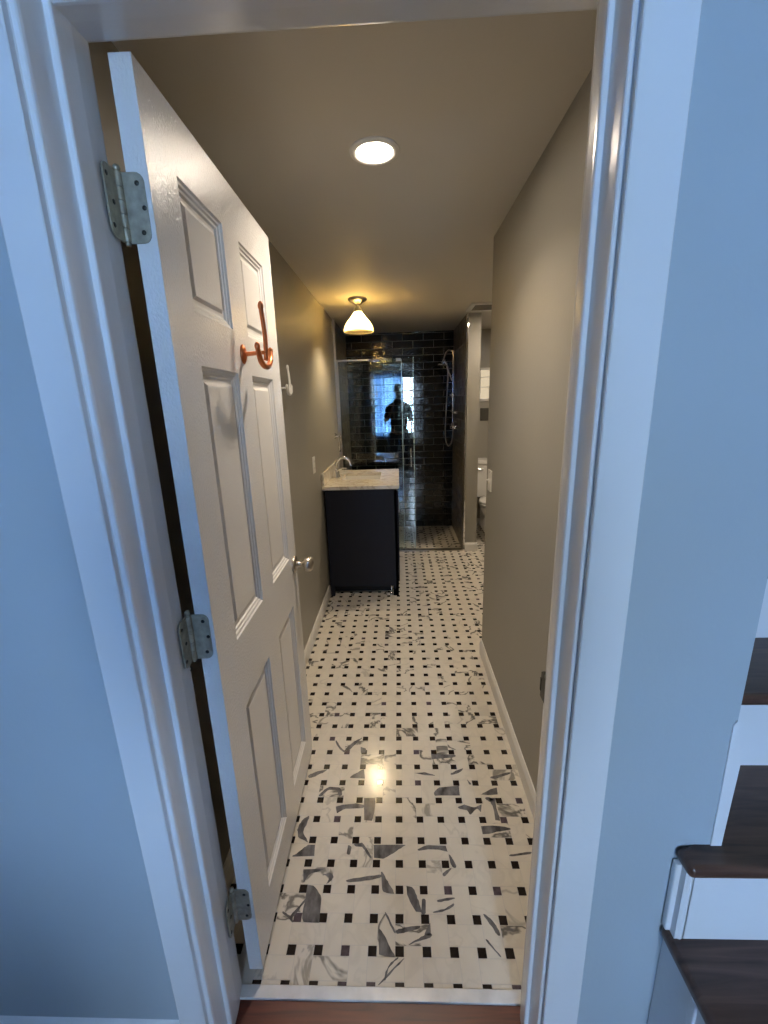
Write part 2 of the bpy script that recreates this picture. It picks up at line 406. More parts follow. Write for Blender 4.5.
# ------------------------------------------------------------------ mosaic floor
def mosaic():
    mb = MB(); bm = mb.bm
    lay = bm.loops.layers.float_color.new('tile')
    dx, dy, s = .0780, .0796, .0128
    gx, gy = -.341, .866
    g = .0007
    x0, x1, y0, y1 = XL, XA, .789, YB
    def ok(x, y): return x < XR + .02 or y > YC - .02
    def rect(xa, ya, xb, yb, mi, r):
        xa, xb = max(xa, x0), min(xb, x1); ya, yb = max(ya, y0), min(yb, y1)
        if xb - xa < .004 or yb - ya < .003: return
        if not ok((xa + xb) / 2, (ya + yb) / 2): return
        if xa < XR < xb and yb < YC: xb = XR
        z = 0.0
        f = bm.faces.new([bm.verts.new(p) for p in ((xa + g, ya + g, z), (xb - g, ya + g, z), (xb - g, yb - g, z), (xa + g, yb - g, z))])
        f.material_index = mi
        c = (r, random.random(), random.random(), 1)
        for l in f.loops: l[lay] = c
    for i in range(-5, 33):
        for j in range(-2, 56):
            cx, cy = gx + i * dx, gy + j * dy
            near = cy < 1.45
            grey = (i, j) in ((2, 0), (0, 1), (6, 2), (1, 5)) or random.random() < .05
            rect(cx - s, cy - s, cx + s, cy + s, 3 if grey else 1, random.random())
            r = random.random()
            if near: r *= .8
            if (i + j) % 2: rect(cx + s, cy - s, cx + dx - s, cy + dy + s, 0, r)
            else: rect(cx - s, cy + s, cx + dx + s, cy + dy - s, 0, r)
    mb.mi = 2
    mb.box((XL - .05, .789, -.05), (XA + .05, YB + .04, -.0006))
    # grey marble figure of single tiles, laid where it shows on the nearest tiles
    import numpy as np
    def onfloor(px, py):
        f, p, y, r = 425.85, -.2512, -.0392, -.0315
        F = V((math.sin(y) * math.cos(p), math.cos(y) * math.cos(p), math.sin(p)))
        Rt = V((math.cos(y), -math.sin(y), 0)); U = Rt.cross(F)
        R2 = Rt * math.cos(r) + U * math.sin(r); U2 = -Rt * math.sin(r) + U * math.cos(r)
        u, v = 270 + px * .35156, 740 + py * .35176
        d = R2 * ((u - 384) / f) - U2 * ((v - 512) / f) + F
        k = -1.52 / d.z
        return (d.x * k, d.y * k, .0004)
    polys = [
        [(295,298),(378,298),(378,304),(345,325),(322,338),(296,335)], [(107,412),(124,414),(146,452),(140,520),(94,518),(101,446)],
        [(310,540),(325,555),(342,590),(355,618),(330,616),(310,610)], [(316,375),(335,402),(354,438),(335,436),(319,425)],
        [(388,415),(405,418),(420,450),(430,490),(415,488),(390,440)], [(267,165),(298,165),(290,230),(268,228)],
        [(187,190),(245,180),(265,184),(262,194),(215,196),(190,208)], [(228,108),(250,92),(268,85),(270,110)],
        [(482,135),(537,130),(540,158),(470,158)], [(458,40),(522,42),(520,50),(460,55)],
        [(422,310),(450,299),(500,301),(505,318),(480,312),(450,311),(425,315)], [(600,245),(640,243),(680,250),(681,256),(655,260),(605,268)],
        [(108,298),(128,298),(126,330),(65,332),(80,320)], [(95,368),(150,366),(140,374),(118,379),(105,392),(95,405)],
        [(360,540),(400,530),(425,528),(422,537),(380,549),(362,551)], [(395,582),(430,560),(456,550),(458,560),(430,570)],
        [(222,397),(310,383),(312,392),(260,402),(226,405)], [(508,325),(520,338),(530,361),(520,362),(512,345)],
        [(607,497),(618,500),(640,522),(655,552),(648,555),(630,530)], [(466,488),(500,478),(521,465),(521,473),(490,489),(468,492)],
        [(478,455),(520,448),(522,453),(482,461)], [(622,165),(640,165),(644,195),(655,230),(641,228),(636,195)],
        [(612,165),(625,163),(640,172),(625,176)], [(78,255),(90,230),(112,216),(104,240),(95,262),(108,290),(96,285),(80,275)],
        [(328,495),(333,496),(356,543),(351,545)], [(372,628),(377,628),(318,690),(312,690)], [(360,620),(364,621),(338,650),(330,680),(325,680),(335,645)],
        [(58,500),(100,452),(103,455),(64,505)], [(38,488),(58,502),(66,516),(62,518),(52,506),(36,493)],
        [(222,300),(232,305),(228,325),(218,322)], [(240,296),(262,292),(288,332),(282,333),(262,304),(245,303)],
        [(535,190),(552,184),(580,192),(602,184),(600,205),(588,196),(570,212),(560,200),(540,196)], [(600,155),(645,135),(648,155),(620,157)],
        [(628,105),(678,92),(680,98),(640,110)], [(110,100),(140,88),(162,84),(150,93),(115,108)],
        [(140,155),(170,133),(198,135),(205,155),(196,158),(188,142),(168,142),(146,160)], [(188,2),(206,25),(216,33),(206,33),(190,14)],
        [(410,94),(440,92),(470,102),(440,100)], [(515,95),(548,80),(540,92),(520,99)], [(684,326),(738,318),(738,325),(690,331)],
        [(440,555),(456,520),(458,556)], [(620,570),(655,612),(652,614),(616,573)], [(560,112),(572,125),(566,126)],
        [(432,455),(443,456),(443,492),(430,492)],
        [(215,25),(240,5),(262,-6),(248,8),(222,32)], [(150,382),(172,378),(180,392),(160,410),(168,392)],
        [(492,378),(515,364),(512,372),(496,388)], [(258,20),(272,24),(272,36),(258,36)]]
    for P in polys:
        mb.mi = 4
        Q = []
        n_ = len(P)
        for a in range(n_):
            p0, p1, p2, p3 = (V(P[(a + k) % n_] + (0,)) for k in (-1, 0, 1, 2))
            d1, d0, d2 = (p2 - p1), (p1 - p0), (p3 - p2)
            straight = min(abs(d1.x), abs(d1.y)) < 7 and d1.length > 14
            for k in range(5):
                t = k / 5
                if straight: q = p1.lerp(p2, t)
                else:
                    q = .5 * ((2 * p1) + (-p0 + p2) * t + (2 * p0 - 5 * p1 + 4 * p2 - p3) * t * t + (-p0 + 3 * p1 - 3 * p2 + p3) * t ** 3)
                    q += V((random.uniform(-1, 1), random.uniform(-1, 1), 0)) * min(1.1, d1.length * .03)
                Q.append((q.x, q.y))
        f = mb.face([onfloor(*q) for q in Q])
        for l in f.loops: l[lay] = (.5, .5, .5, 1)
    return mb.build('floor', ['marble', 'dot', 'grout', 'dotgrey', 'vein'], kind='structure')
mosaic()
mb = MB(); mb.box((PX * 0 + XL, YS - .014, 0.0006), (PX, YS + .045, .012), .003); mb.build('trim_4', 'nickel', **S)   # metal shower sill

# ------------------------------------------------------------------ shower tile walls
def tile_wall(name, fn, length, height, flip, seed, mat='blacktile', ext=0):
    """fn(u along wall, z, out) -> point"""
    rnd = random.Random(seed)
    mb = MB(); bm = mb.bm; lay = bm.loops.layers.float_color.new('tile')
    tw, th, g = .2335, .0782, .0042
    r = 0; z = 0.0
    while z < height - .004:
        u = -(tw / 2 if r % 2 else 0) - .055
        zt = min(z + th, height)
        while u < length:
            a, b = max(u + g / 2, 0), min(u + tw - g / 2, length)
            if b - a > .01:
                t1, t2 = rnd.uniform(-.0009, .0009), rnd.uniform(-.0007, .0007)
                o = .006; e = .003
                za, zb = z + g / 2, zt - g / 2
                inn = [(a + e, za + e, o - t1 - t2), (b - e, za + e, o + t1 - t2), (b - e, zb - e, o + t1 + t2), (a + e, zb - e, o - t1 + t2)]
                out = [(a, za, .001), (b, za, .001), (b, zb, .001), (a, zb, .001)]
                vi = [bm.verts.new(fn(*q)) for q in inn]; vo = [bm.verts.new(fn(*q)) for q in out]
                fs = [bm.faces.new(vi)] + [bm.faces.new((vo[k], vo[(k + 1) % 4], vi[(k + 1) % 4], vi[k])) for k in range(4)]
                c = rnd.random()
                for f in fs:
                    for l in f.loops: l[lay] = (c, c, c, 1)
            u += tw
        z += th; r += 1
    mb.mi = 1
    A = [fn(-ext, -.05, 0), fn(length + ext, -.05, 0), fn(length + ext, height + ext, 0), fn(-ext, height + ext, 0)]
    Bk = [fn(-ext, -.05, -.05), fn(length + ext, -.05, -.05), fn(length + ext, height + ext, -.05), fn(-ext, height + ext, -.05)]
    mb.face(A); mb.face(Bk)
    for k in range(4): mb.face([A[k], A[(k + 1) % 4], Bk[(k + 1) % 4], Bk[k]])
    return mb.build(name, [mat, 'darkgrout'], kind='structure')
SL = -.577   # shower's tiled left face
tile_wall('wall_back', lambda u, z, o: (SL + u, YB - o, z), PX - SL, ZC, 0, 1, ext=.06)
tile_wall('wall_shower_right', lambda u, z, o: (PX - o, YB - u, z), YB - YS + .015, ZC, 0, 2, 'glaretile')
tile_wall('wall_shower_left', lambda u, z, o: (SL + o - .006, YS + .03 + u, z), YB - YS - .03, ZC, 0, 3, 'glaretile')
# metal tile edge trims
mb = MB(); mb.box((XL + .001, YS + .012, .0), (SL + .002, YS + .030, ZC - .002), .002); mb.build('trim_5', 'nickel', **S)
mb = MB(); mb.box((PX - .004, YS - .026, .0), (PX + .014, YS - .012, ZC - .002), .003); mb.build('trim_6', 'chrome', **S)

# ------------------------------------------------------------------ shower glass
enc = empty('shower_enclosure', ((SL + .16) / 2, YS + .012, 0.012), 'clear frameless glass shower screen with a sliding glass door beside the navy vanity', 'shower enclosure')
GX1 = .040
mb = MB(); mb.box((SL + .006, YS + .006, .014), (GX1, YS + .014, 1.912)); mb.build('fixed_panel', 'glass', enc)
mb = MB(); mb.box((GX1 - .001, YS + .0055, .014), (GX1 + .0035, YS + .0145, 1.912)); mb.build('panel_edge', 'glassedge', enc)
mb = MB(); mb.box((SL + .004, YS + .001, .012), (SL + .018, YS + .019, 1.92), .002); mb.box((SL + .006, YS + .002, 1.908), (-.22, YS + .018, 1.922), .002)
mb.build('wall_channel', 'nickel', enc)
mb = MB(); mb.box((-.25, YS + .028, .016), (.150, YS + .036, 1.925)); dp = mb.build('door_panel', 'glass', enc)
mb = MB(); mb.box((.150, YS + .0275, .016), (.1555, YS + .0365, 1.925)); mb.build('door_edge', 'glassedge', dp)
mb = MB(); mb.box((-.01, YS - .004, 1.893), (.038, YS + .040, 1.922), .003); mb.build('top_clip', 'chrome', enc)
mb = MB(); mb.box((-.27, YS - .004, 1.900), (-.17, YS + .040, 1.922), .003); mb.build('top_clip', 'chrome', enc)
mb = MB(); mb.tube([(.119, YS + .028, .895), (.119, YS - .004, .895), (.119, YS - .012, .905), (.119, YS - .012, 1.065), (.119, YS - .004, 1.075), (.119, YS + .028, 1.075)], .0065)
mb.build('door_handle', 'chrome', dp)

# ------------------------------------------------------------------ shower column
sc_ = empty('shower_column', (PX - .005, 4.83, 1.15), 'chrome shower column with looping hose on the right black tile wall', 'shower')
yp = 4.80; xp = .598; xw = PX + .004
mb = MB(); mb.tube([(xp, yp, 1.22), (xp, yp, 2.03)], .010); mb.tube([(xp, yp, 2.02), (xw, yp, 2.02)], .009); mb.tube([(xp, yp, 1.30), (xw, yp, 1.30)], .008)
mb.lathe((xw - .006, yp, 2.02), [(.0, 0), (.022, .0), (.024, .004), (.0, .006)], 'x', 20); mb.build('riser_pipe', 'chrome', sc_)
mb = MB(); P = []
for i in range(9):
    a = i / 8; P.append((xp - .005 - .105 * math.sin(a * 1.2), yp - .02 * a, 2.02 + .028 * math.sin(a * PI) - .085 * a * a))
mb.tube(P, .0085); mb.build('shower_arm', 'chrome', sc_)
hd = MB(); hd.sphere((.497, 4.775, 1.935), .017); hd.tube([(.497, 4.775, 1.935), (.478, 4.772, 1.905), (.472, 4.77, 1.895)], [.012, .02, .048], 20)
hd.lathe((.470, 4.769, 1.890), [(0, .006), (.046, .006), (.048, 0), (.044, -.006), (0, -.006)], 'z', 24); hd.build('shower_head', 'chrome', sc_)
mb = MB(); mb.tube([(.505, 4.772, 1.925), (.53, 4.772, 1.88), (.555, 4.775, 1.80), (.585, 4.785, 1.73)], [.014, .010, .009, .011]); mb.build('hand_shower', 'chrome', sc_)
mb = MB()
hose = [(.525, 4.772, 1.89), (.538, 4.765, 1.80), (.532, 4.76, 1.65), (.520, 4.755, 1.42), (.512, 4.755, 1.22), (.520, 4.76, 1.09), (.550, 4.765, 1.035), (.582, 4.77, 1.075), (.598, 4.78, 1.17), (.600, 4.79, 1.29)]
def smooth(pts, k=6):
    pts = [V(p) for p in pts]; o = []
    for i in range(len(pts) - 1):
        p0, p1, p2, p3 = pts[max(i - 1, 0)], pts[i], pts[i + 1], pts[min(i + 2, len(pts) - 1)]
        for j in range(k):
            t = j / k
            o.append(.5 * ((2 * p1) + (-p0 + p2) * t + (2 * p0 - 5 * p1 + 4 * p2 - p3) * t * t + (-p0 + 3 * p1 - 3 * p2 + p3) * t ** 3))
    return o + [pts[-1]]
mb.tube(smooth(hose), .0062, 10); mb.build('hose', 'nickel', sc_)
mb = MB(); mb.lathe((xp, yp, 1.575), [(.0, -.02), (.016, -.02), (.018, -.01), (.024, 0), (.018, .012), (.014, .03), (0, .03)], 'z', 16); mb.tube([(xp - .035, yp, 1.578), (xp + .035, yp, 1.578)], .008); mb.build('slide_bracket', 'chrome', sc_)
mb = MB(); mb.lathe((xw - .002, yp, 1.395), [(0, -.062), (.014, -.06), (.016, -.03), (.02, -.012), (.03, -.006), (.032, 0), (0, 0)], 'x', 20); mb.tube([(.62, yp, 1.395), (.592, yp - .012, 1.40), (.565, yp - .02, 1.41)], .006); mb.build('upper_valve', 'chrome', sc_)
mb = MB(); mb.lathe((xw - .002, yp, 1.235), [(0, -.085), (.02, -.083), (.024, -.04), (.02, -.015), (.045, -.008), (.048, 0), (0, 0)], 'x', 20); mb.tube([(.585, yp, 1.235), (.585, yp - .01, 1.28)], .006); mb.build('lower_valve', 'chrome', sc_)

# ------------------------------------------------------------------ vanity
VY0, VY1, VX0, VX1, VZ = 3.185, 3.99, XL + .002, -.024, .908
vy = empty('vanity_cabinet', ((VX0 + VX1) / 2, (VY0 + VY1) / 2, 0), 'navy blue bathroom vanity cabinet standing against the left hall wall', 'cabinet')
xb = -.576
mb = MB()
mb.box((VX0 + .018, VY0, .0), (xb + .030, VY0 + .03, .09), .002)      # near left foot
mb.box((VX1 - .042, VY0, .0), (VX1, VY0 + .03, .06), .002)     # near right foot
mb.box((VX0 + .018, VY1 - .03, .0), (xb + .03, VY1, .06), .002); mb.box((VX1 - .042, VY1 - .03, .0), (VX1, VY1, .06), .002)
mb.box((VX0 + .018, VY0, .085), (VX1 - .04, VY0 + .018, .884), .0015)
mb.box((VX0 + .018, VY1 - .018, .058), (VX1, VY1, .884), .0015)
mb.box((VX0 + .018, VY0 + .018, .085), (VX1 - .02, VY1 - .018, .10)); mb.box((VX0 + .018, VY0 + .018, .07), (VX0 + .03, VY1 - .018, .884))
mb.box((VX1 - .042, VY0, .0), (VX1, VY0 + .018, .884), .001); mb.box((VX1 - .02, VY0, .058), (VX1, VY0 + .05, .884), .001); mb.box((VX1 - .02, VY1 - .05, .058), (VX1, VY1, .884), .001); mb.box((VX1 - .02, VY0, .856), (VX1, VY1, .884), .001); mb.box((VX1 - .02, VY0, .058), (VX1, VY1, .10), .001)
mb.build('body', 'navy', vy)
for y0, y1, hs in ((VY0 + .052, (VY0 + VY1) / 2 - .002, 1), ((VY0 + VY1) / 2 + .002, VY1 - .052, -1)):
    mb = MB(); mb.box((VX1 - .016, y0, .102), (VX1 + .004, y1, .854), .002); mb.box((VX1 + .003, y0, .102), (VX1 + .009, y0 + .05, .854), .001); mb.box((VX1 + .003, y1 - .05, .102), (VX1 + .009, y1, .854), .001); mb.box((VX1 + .003, y0 + .05, .102), (VX1 + .009, y1 - .05, .152), .001); mb.box((VX1 + .003, y0 + .05, .804), (VX1 + .009, y1 - .05, .854), .001)
    d = mb.build('door', 'navy', vy)
    ye = y1 - .022 if hs > 0 else y0 + .022
    mb = MB(); mb.tube([(VX1 + .008, ye, .60), (VX1 + .014, ye, .60), (VX1 + .014, ye, .72), (VX1 + .008, ye, .72)], .003); mb.build('handle', 'nickel', d)
mb = MB(); mb.box((VX0 + .03, VY0 + .10, .0), (VX1 - .06, VY0 + .112, .085)); mb.build('toe_kick', 'black', vy)
mb = MB(); mb.tube([(VX1 - .058, VY0 + .02, 0), (VX1 - .058, VY0 + .02, .006), (VX1 - .058, VY0 + .02, .0065), (VX1 - .058, VY0 + .02, .086)], [.014, .014, .007, .007], 14); mb.build('leveling_foot', 'chrome', vy)

ct = empty('vanity_countertop', ((VX0 + VX1) / 2, (VY0 + VY1) / 2, .884), 'cream veined marble countertop with backsplash and sink on the navy vanity', 'countertop')
sx0, sx1, sy0, sy1 = -.485, -.160, 3.46, 3.82
CX0, CX1, CY0, CY1 = VX0, -.004, VY0 - .012, VY1 + .01
mb = MB()
mb.box((CX0, CY0, .884), (CX1, sy0, VZ + .004), .002); mb.box((CX0, sy1, .884), (CX1, CY1, VZ + .004), .002)
mb.box((CX0, sy0, .884), (sx0, sy1, VZ + .004)); mb.box((sx1, sy0, .884), (CX1, sy1, VZ + .004))
mb.build('slab', 'counter', ct)
mb = MB(); mb.box((CX0, CY0, VZ + .004), (CX0 + .016, CY1, 1.012), .002); mb.build('backsplash', 'counter', ct)
mb = MB(); w = .008
mb.box((sx0 - w, sy0 - w, .74), (sx1 + w, sy1 + w, .75)); mb.box((sx0 - w, sy0 - w, .74), (sx0, sy1 + w, .884)); mb.box((sx1, sy0 - w, .74), (sx1 + w, sy1 + w, .884)); mb.box((sx0, sy0 - w, .74), (sx1, sy0, .884)); mb.box((sx0, sy1, .74), (sx1, sy1 + w, .884))
sk = mb.build('sink_basin', 'porcelain', ct)
mb = MB(); mb.lathe((-.32, 3.58, .750), [(0, .001), (.022, .001), (.024, .003), (.015, .004), (0, .002)], 'z', 20); mb.build('drain', 'chrome', sk)

# faucet
fx, fy = -.535, 3.58; fz = VZ + .0045
fc = empty('faucet', (fx, fy, fz), 'chrome gooseneck faucet with side lever on the marble vanity top', 'faucet')
mb = MB(); mb.lathe((fx, fy, fz), [(0, 0), (.034, 0), (.034, .008), (.027, .02), (.024, .05), (.016, .066), (0, .070)], 'z', 24); mb.build('base', 'chrome', fc)
P = [(fx, fy, fz + .055), (fx, fy, fz + .10)]
for i in range(1, 13):
    a = PI * i / 12 * .92; P.append((fx + .062 * (1 - math.cos(a)), fy, fz + .105 + .066 * math.sin(a)))
P.append((P[-1][0] + .004, fy, P[-1][2] - .018))
mb = MB(); mb.tube(P, [.0115] * (len(P) - 1) + [.013], 14); mb.build('spout', 'chrome', fc)
mb = MB(); mb.tube([(fx, fy, fz + .055), (fx + .02, fy - .03, fz + .070), (fx + .06, fy - .04, fz + .086), (fx + .095, fy - .04, fz + .084)], [.012, .009, .007, .008]); mb.build('lever', 'chrome', fc)
# towel ring
ry, rz = 3.99, 1.235
tr = empty('towel_ring', (XL, ry, rz), 'small chrome towel ring on the left wall above the faucet', 'towel ring')
mb = MB(); mb.lathe((XL, ry, rz), [(0, 0), (.028, 0), (.028, .008), (.015, .014), (.012, .050), (.017, .056), (0, .060)], 'x', 20); mb.build('mount', 'chrome', tr)
mb = MB(); P = [(XL + .046, ry + .075 * math.sin(a), rz - .072 + .075 * math.cos(a)) for a in [2 * PI * k / 28 for k in range(29)]]
mb.tube(P, .0055, 8); mb.build('ring', 'chrome', tr)

# ------------------------------------------------------------------ wall plates
def plate(name, x, y, z, sgn, label, kind):
    e = empty(name, (x, y, z - .057), label, 'light switch' if kind == 'sw' else 'outlet')
    mb = MB(); mb.box((x, y - .036, z - .057), (x + sgn * .006, y + .036, z + .057), .002); pl = mb.build('cover_plate', 'whiteplastic', e)
    if kind == 'sw':
        mb = MB(); mb.box((x + sgn * .005, y - .006, z - .013), (x + sgn * .009, y + .006, z + .013), .001)
        mb.tube([(x + sgn * .006, y, z), (x + sgn * .020, y, z + .006)], [.005, .004], 8); mb.build('toggle', 'whiteplastic', e)
    else:
        for k in (-1, 1):
            mb = MB(); mb.box((x + sgn * .0055, y - .015, z + k * .022 - .013), (x + sgn * .008, y + .015, z + k * .022 + .013), .002); s_ = mb.build('receptacle', 'whiteplastic', e)
            mb = MB()
            for q in (-.006, .006): mb.box((x + sgn * .0078, y + q - .001, z + k * .022 - .003), (x + sgn * .0084, y + q + .001, z + k * .022 + .006))
            mb.build('slots', 'slot', s_)
    for k in ((-.044, .044) if kind == 'sw' else (0,)):
        mb = MB(); mb.lathe((x, y, z + k), [(0, sgn * .0075), (.0028, sgn * .0072), (.0032, sgn * .005), (0, sgn * .005)], 'x', 10)
        mb.build('screw', 'nickel', pl)
plate('light_switch', XR - .0005, 2.26, 1.10, -1, 'white toggle light switch on the right hall wall near its corner', 'sw')
plate('wall_outlet', XL + .0005, 2.93, 1.115, 1, 'white outlet plate on the left hall wall before the vanity', 'out')

# ------------------------------------------------------------------ coat hooks
def hook(name, base, mat, label, s=1.0):
    e = empty(name, base, label, 'coat hook')
    X, Y, Z = base; q = .064 * s; zz = Z + .002
    mb = MB(); mb.lathe(base, [(0, 0), (.017 * s, 0), (.018 * s, .003), (.012 * s, .008), (.008, .010), (0, .010)], 'x', 20, sx=1.35, sy=1) if False else mb.lathe(base, [(0, 0), (.017 * s, 0), (.018 * s, .003), (.012 * s, .008), (.008, .010), (0, .010)], 'x', 20, sx=1, sy=1.4); mb.build('mount_plate', mat, e)
    mb = MB(); mb.tube([(X + .006, Y, Z), (X + q, Y - .008, zz)], [.0058, .0052], 12); mb.build('post', mat, e)
    mb = MB()
    tall = [(X + q - .006, Y + .006, zz + .114 * s), (X + q - .005, Y + .005, zz + .100 * s), (X + q, Y, zz + .04 * s), (X + q, Y - .008, zz - .020)]
    mb.tube(smooth(tall, 4), .0060, 12); mb.sphere((X + q - .006, Y + .006, zz + .114 * s), .0082, (.9, .9, 1.5), 14)
    J = [(X + q + .002, Y - .080 * s, zz + .006 * s), (X + q + .002, Y - .073 * s, zz - .008 * s), (X + q, Y - .054 * s, zz - .026 * s), (X + q, Y - .026 * s, zz - .036 * s), (X + q, Y + .010 * s, zz - .032 * s), (X + q - .003, Y + .042 * s, zz - .014 * s), (X + q - .006, Y + .060 * s, zz + .010 * s)]
    mb.tube(smooth(J, 5), [.0062 + .0014 * math.sin(PI * i / 30) for i in range(31)], 12)
    mb.sphere(J[0], .0080, (.9, 1, 1.3), 14); mb.sphere(J[-1], .0080, (.9, 1, 1.3), 14)
    mb.build('hook_arms', mat, e); return e

# ------------------------------------------------------------------ six-panel door
DA = math.atan2(-.013, .76)
door = None
def build_door():
    global door
    W, H, T = .765, 2.016, .036
    Z0 = .040
    us = [0, .111, .328, .443, .658, W]; zs = [0, .172 - Z0, .788 - Z0, .973 - Z0, 1.605 - Z0, 1.708 - Z0, 1.941 - Z0, H]
    # local frame: X = across (face towards +X), Y = along the leaf, Z up; front face at X=0, back at X=-T
    mb = MB()
    for i in range(5):
        for j in range(7):
            if i in (1, 3) and j in (1, 3, 5): continue
            for X in (0, -T): mb.face([(X, us[i], zs[j]), (X, us[i + 1], zs[j]), (X, us[i + 1], zs[j + 1]), (X, us[i], zs[j + 1])])
    mb.face([(0, 0, 0), (-T, 0, 0), (-T, W, 0), (0, W, 0)]); mb.face([(0, 0, H), (-T, 0, H), (-T, W, H), (0, W, H)])
    mb.face([(0, 0, 0), (-T, 0, 0), (-T, 0, H), (0, 0, H)]); mb.face([(0, W, 0), (-T, W, 0), (-T, W, H), (0, W, H)])
    bmesh.ops.remove_doubles(mb.bm, verts=mb.bm.verts, dist=1e-5)
    door = mb.build('door_1', 'door', kind='structure', local=True)
    door.location = (-.400, .800, Z0); door.rotation_euler = (0, 0, DA * -1 if False else math.atan2(.013, .76))
    prof = [(0, 0), (.003, -.0042), (.008, -.0048), (.011, -.0084), (.016, -.0090), (.020, -.0128), (.025, -.0134), (.030, -.0128), (.037, -.0078), (.040, -.0074)]
    for i in (1, 3):
        for j in (1, 3, 5):
            mb = MB()
            for sg, X in ((1, 0), (-1, -T)):
                prev = None
                for d, h in prof:
                    a, b, c, e = us[i] + d, us[i + 1] - d, zs[j] + d, zs[j + 1] - d
                    x = X + sg * h
                    ring = [mb.bm.verts.new(p) for p in ((x, a, c), (x, b, c), (x, b, e), (x, a, e))]
                    if prev:
                        for k in range(4): mb.bm.faces.new((prev[k], prev[(k + 1) % 4], ring[(k + 1) % 4], ring[k]))
                    prev = ring
                mb.bm.faces.new(prev)
            mb.build('door_panel', 'doorpanel', door, local=True)
    # knob on both faces
    mb = MB()
    ky, kz = .722, .930 - Z0
    kn = MB(); kn.lathe((0, ky, kz), [(0, .0), (.032, .0), (.033, .004), (.028, .009), (.014, .011), (.012, .011), (.011, .034), (.015, .038), (.026, .044), (.0295, .054), (.0285, .064), (.022, .071), (.010, .0745), (0, .075)], 'x', 32)
    kn.lathe((-T, ky, kz), [(0, .0), (.032, .0), (.033, -.004), (.028, -.009), (.012, -.011), (.011, -.034), (.026, -.044), (.0295, -.054), (.022, -.071), (0, -.075)], 'x', 32)
    kn.build('doorknob', 'nickel', door, local=True, label='round brushed nickel doorknob')
    lt = MB(); lt.box((-.030, W - .001, kz - .028), (-.006, W + .0015, kz + .028), .0005); lt.tube([(-.018, W, kz), (-.018, W + .010, kz)], [.009, .006], 12); lt.build('latch', 'nickel', door, local=True)
    # hinges: leaf on the door edge, knuckle, leaf on the jamb
    for k, zc in enumerate((1.845, 1.050, .278)):
        z = zc - Z0; hh = .052
        h = MB()
        def leaf(u0, u1, y0, th, rnd=.014, right=True):
            pts = [(u0, -hh), (u1 - rnd, -hh)] + [(u1 - rnd + rnd * math.sin(a), -hh + rnd - rnd * math.cos(a)) for a in (.4, .8, 1.2, PI / 2)] + [(u1, hh - rnd)] + [(u1 - rnd + rnd * math.cos(a), hh - rnd + rnd * math.sin(a)) for a in (.4, .8, 1.2, PI / 2)] + [(u0, hh)]
            return pts
        # door-edge leaf (in the plane of the hinge edge, facing the viewer)
        h.prism(leaf(-.044, -.008, 0, 0), lambda u, v, t: (u, t, z + v), -.0022, .0005)
        hg = h.build('hinge', 'hinge', door, local=True, label='worn brassy nickel butt hinge')
        kk = MB(); kx, ky2 = -.0485, -.004
        for q in range(5):
            a = -hh + .0015 + q * (2 * hh - .003) / 5
            kk.tube([(kx, ky2, z + a + .0005), (kx, ky2, z + a + (2 * hh - .003) / 5 - .0008)], .0062, 14)
        kk.tube([(kx, ky2, z - hh - .004), (kx, ky2, z + hh + .004)], .004, 10); kk.sphere((kx, ky2, z + hh + .005), .0062, n=12); kk.build('knuckle', 'hinge', hg, local=True)
        jl = MB(); ca, sa = math.cos(-.10), math.sin(-.10)
        jl.prism([(-u_ - .044 - .008 + .0, v) for u_, v in leaf(-.046, -.008, 0, 0)], lambda u, v, t: (kx - .0012 + t, -(u + .044) * 1.0 - .036 if False else ky2 - (-.006 - u) * 1.0, z + v), 0, .0022) if False else \
            jl.prism(leaf(.004, .043, 0, 0), lambda u, v, t: (-.0535 + t + .10 * u * 1.0, ky2 - u, z + v), 0, .0026)
        jl.build('jamb_leaf', 'hinge', hg, local=True)
        sw = MB()
        for (u, v) in ((-.020, .036), (-.013, .0), (-.020, -.036)):
            sw.lathe((u, -.0022, z + v), [(0, -.0012), (.0035, -.0010), (.0042, .0002), (0, .0006)], 'y', 12)
        for (u, v) in ((.034, .036), (.024, .0), (.034, -.036)):
            sw.lathe((-.0535 + .0026 + .10 * u, ky2 - u, z + v), [(0, .0012), (.0035, .0010), (.0042, -.0002), (0, -.0006)], 'x', 12)
        if k == 1:   # bit of wire dangling under the middle hinge
            sw.tube(smooth([(-.056, ky2, z - hh), (-.060, ky2 - .006, z - hh - .010), (-.054, ky2 - .008, z - hh - .018), (-.062, ky2 - .01, z - hh - .026)]), .0012, 6)
        sw.build('screws', 'screw', hg, local=True)
build_door()
hook('coat_hook', (-.4064, 1.180, 1.655), 'copper', 'copper double coat hook on the open white door')
hook('coat_hook', (XL, 2.215, 1.605), 'whiteplastic', 'white double coat hook on the left hall wall behind the door', .86)

# ------------------------------------------------------------------ ceiling lights
dl = empty('recessed_downlight', (-.056, 1.575, ZC), 'round recessed downlight glowing in the hall ceiling', 'light')
mb = MB(); mb.lathe((-.056, 1.575, ZC), [(.056, -.002), (.058, -.006), (.070, -.006), (.078, -.003), (.079, 0), (.056, 0)], 'z', 40)
mb.build('trim_ring', 'whiteplastic', dl)
mb = MB(); mb.lathe((-.056, 1.575, ZC), [(0, -.0035), (.056, -.003), (.056, -.001), (0, -.001)], 'z', 40); mb.build('lens', 'led', dl)
la = bpy.data.lights.new('downlight_lamp', 'AREA'); la.shape = 'DISK'; la.size = .11; la.energy = 3.6; la.color = (1.0, .86, .70); la.spread = math.radians(125)
lo = bpy.data.objects.new('downlight_lamp', la); COL.objects.link(lo); lo.parent = dl; lo.location = (0, 0, -.006)

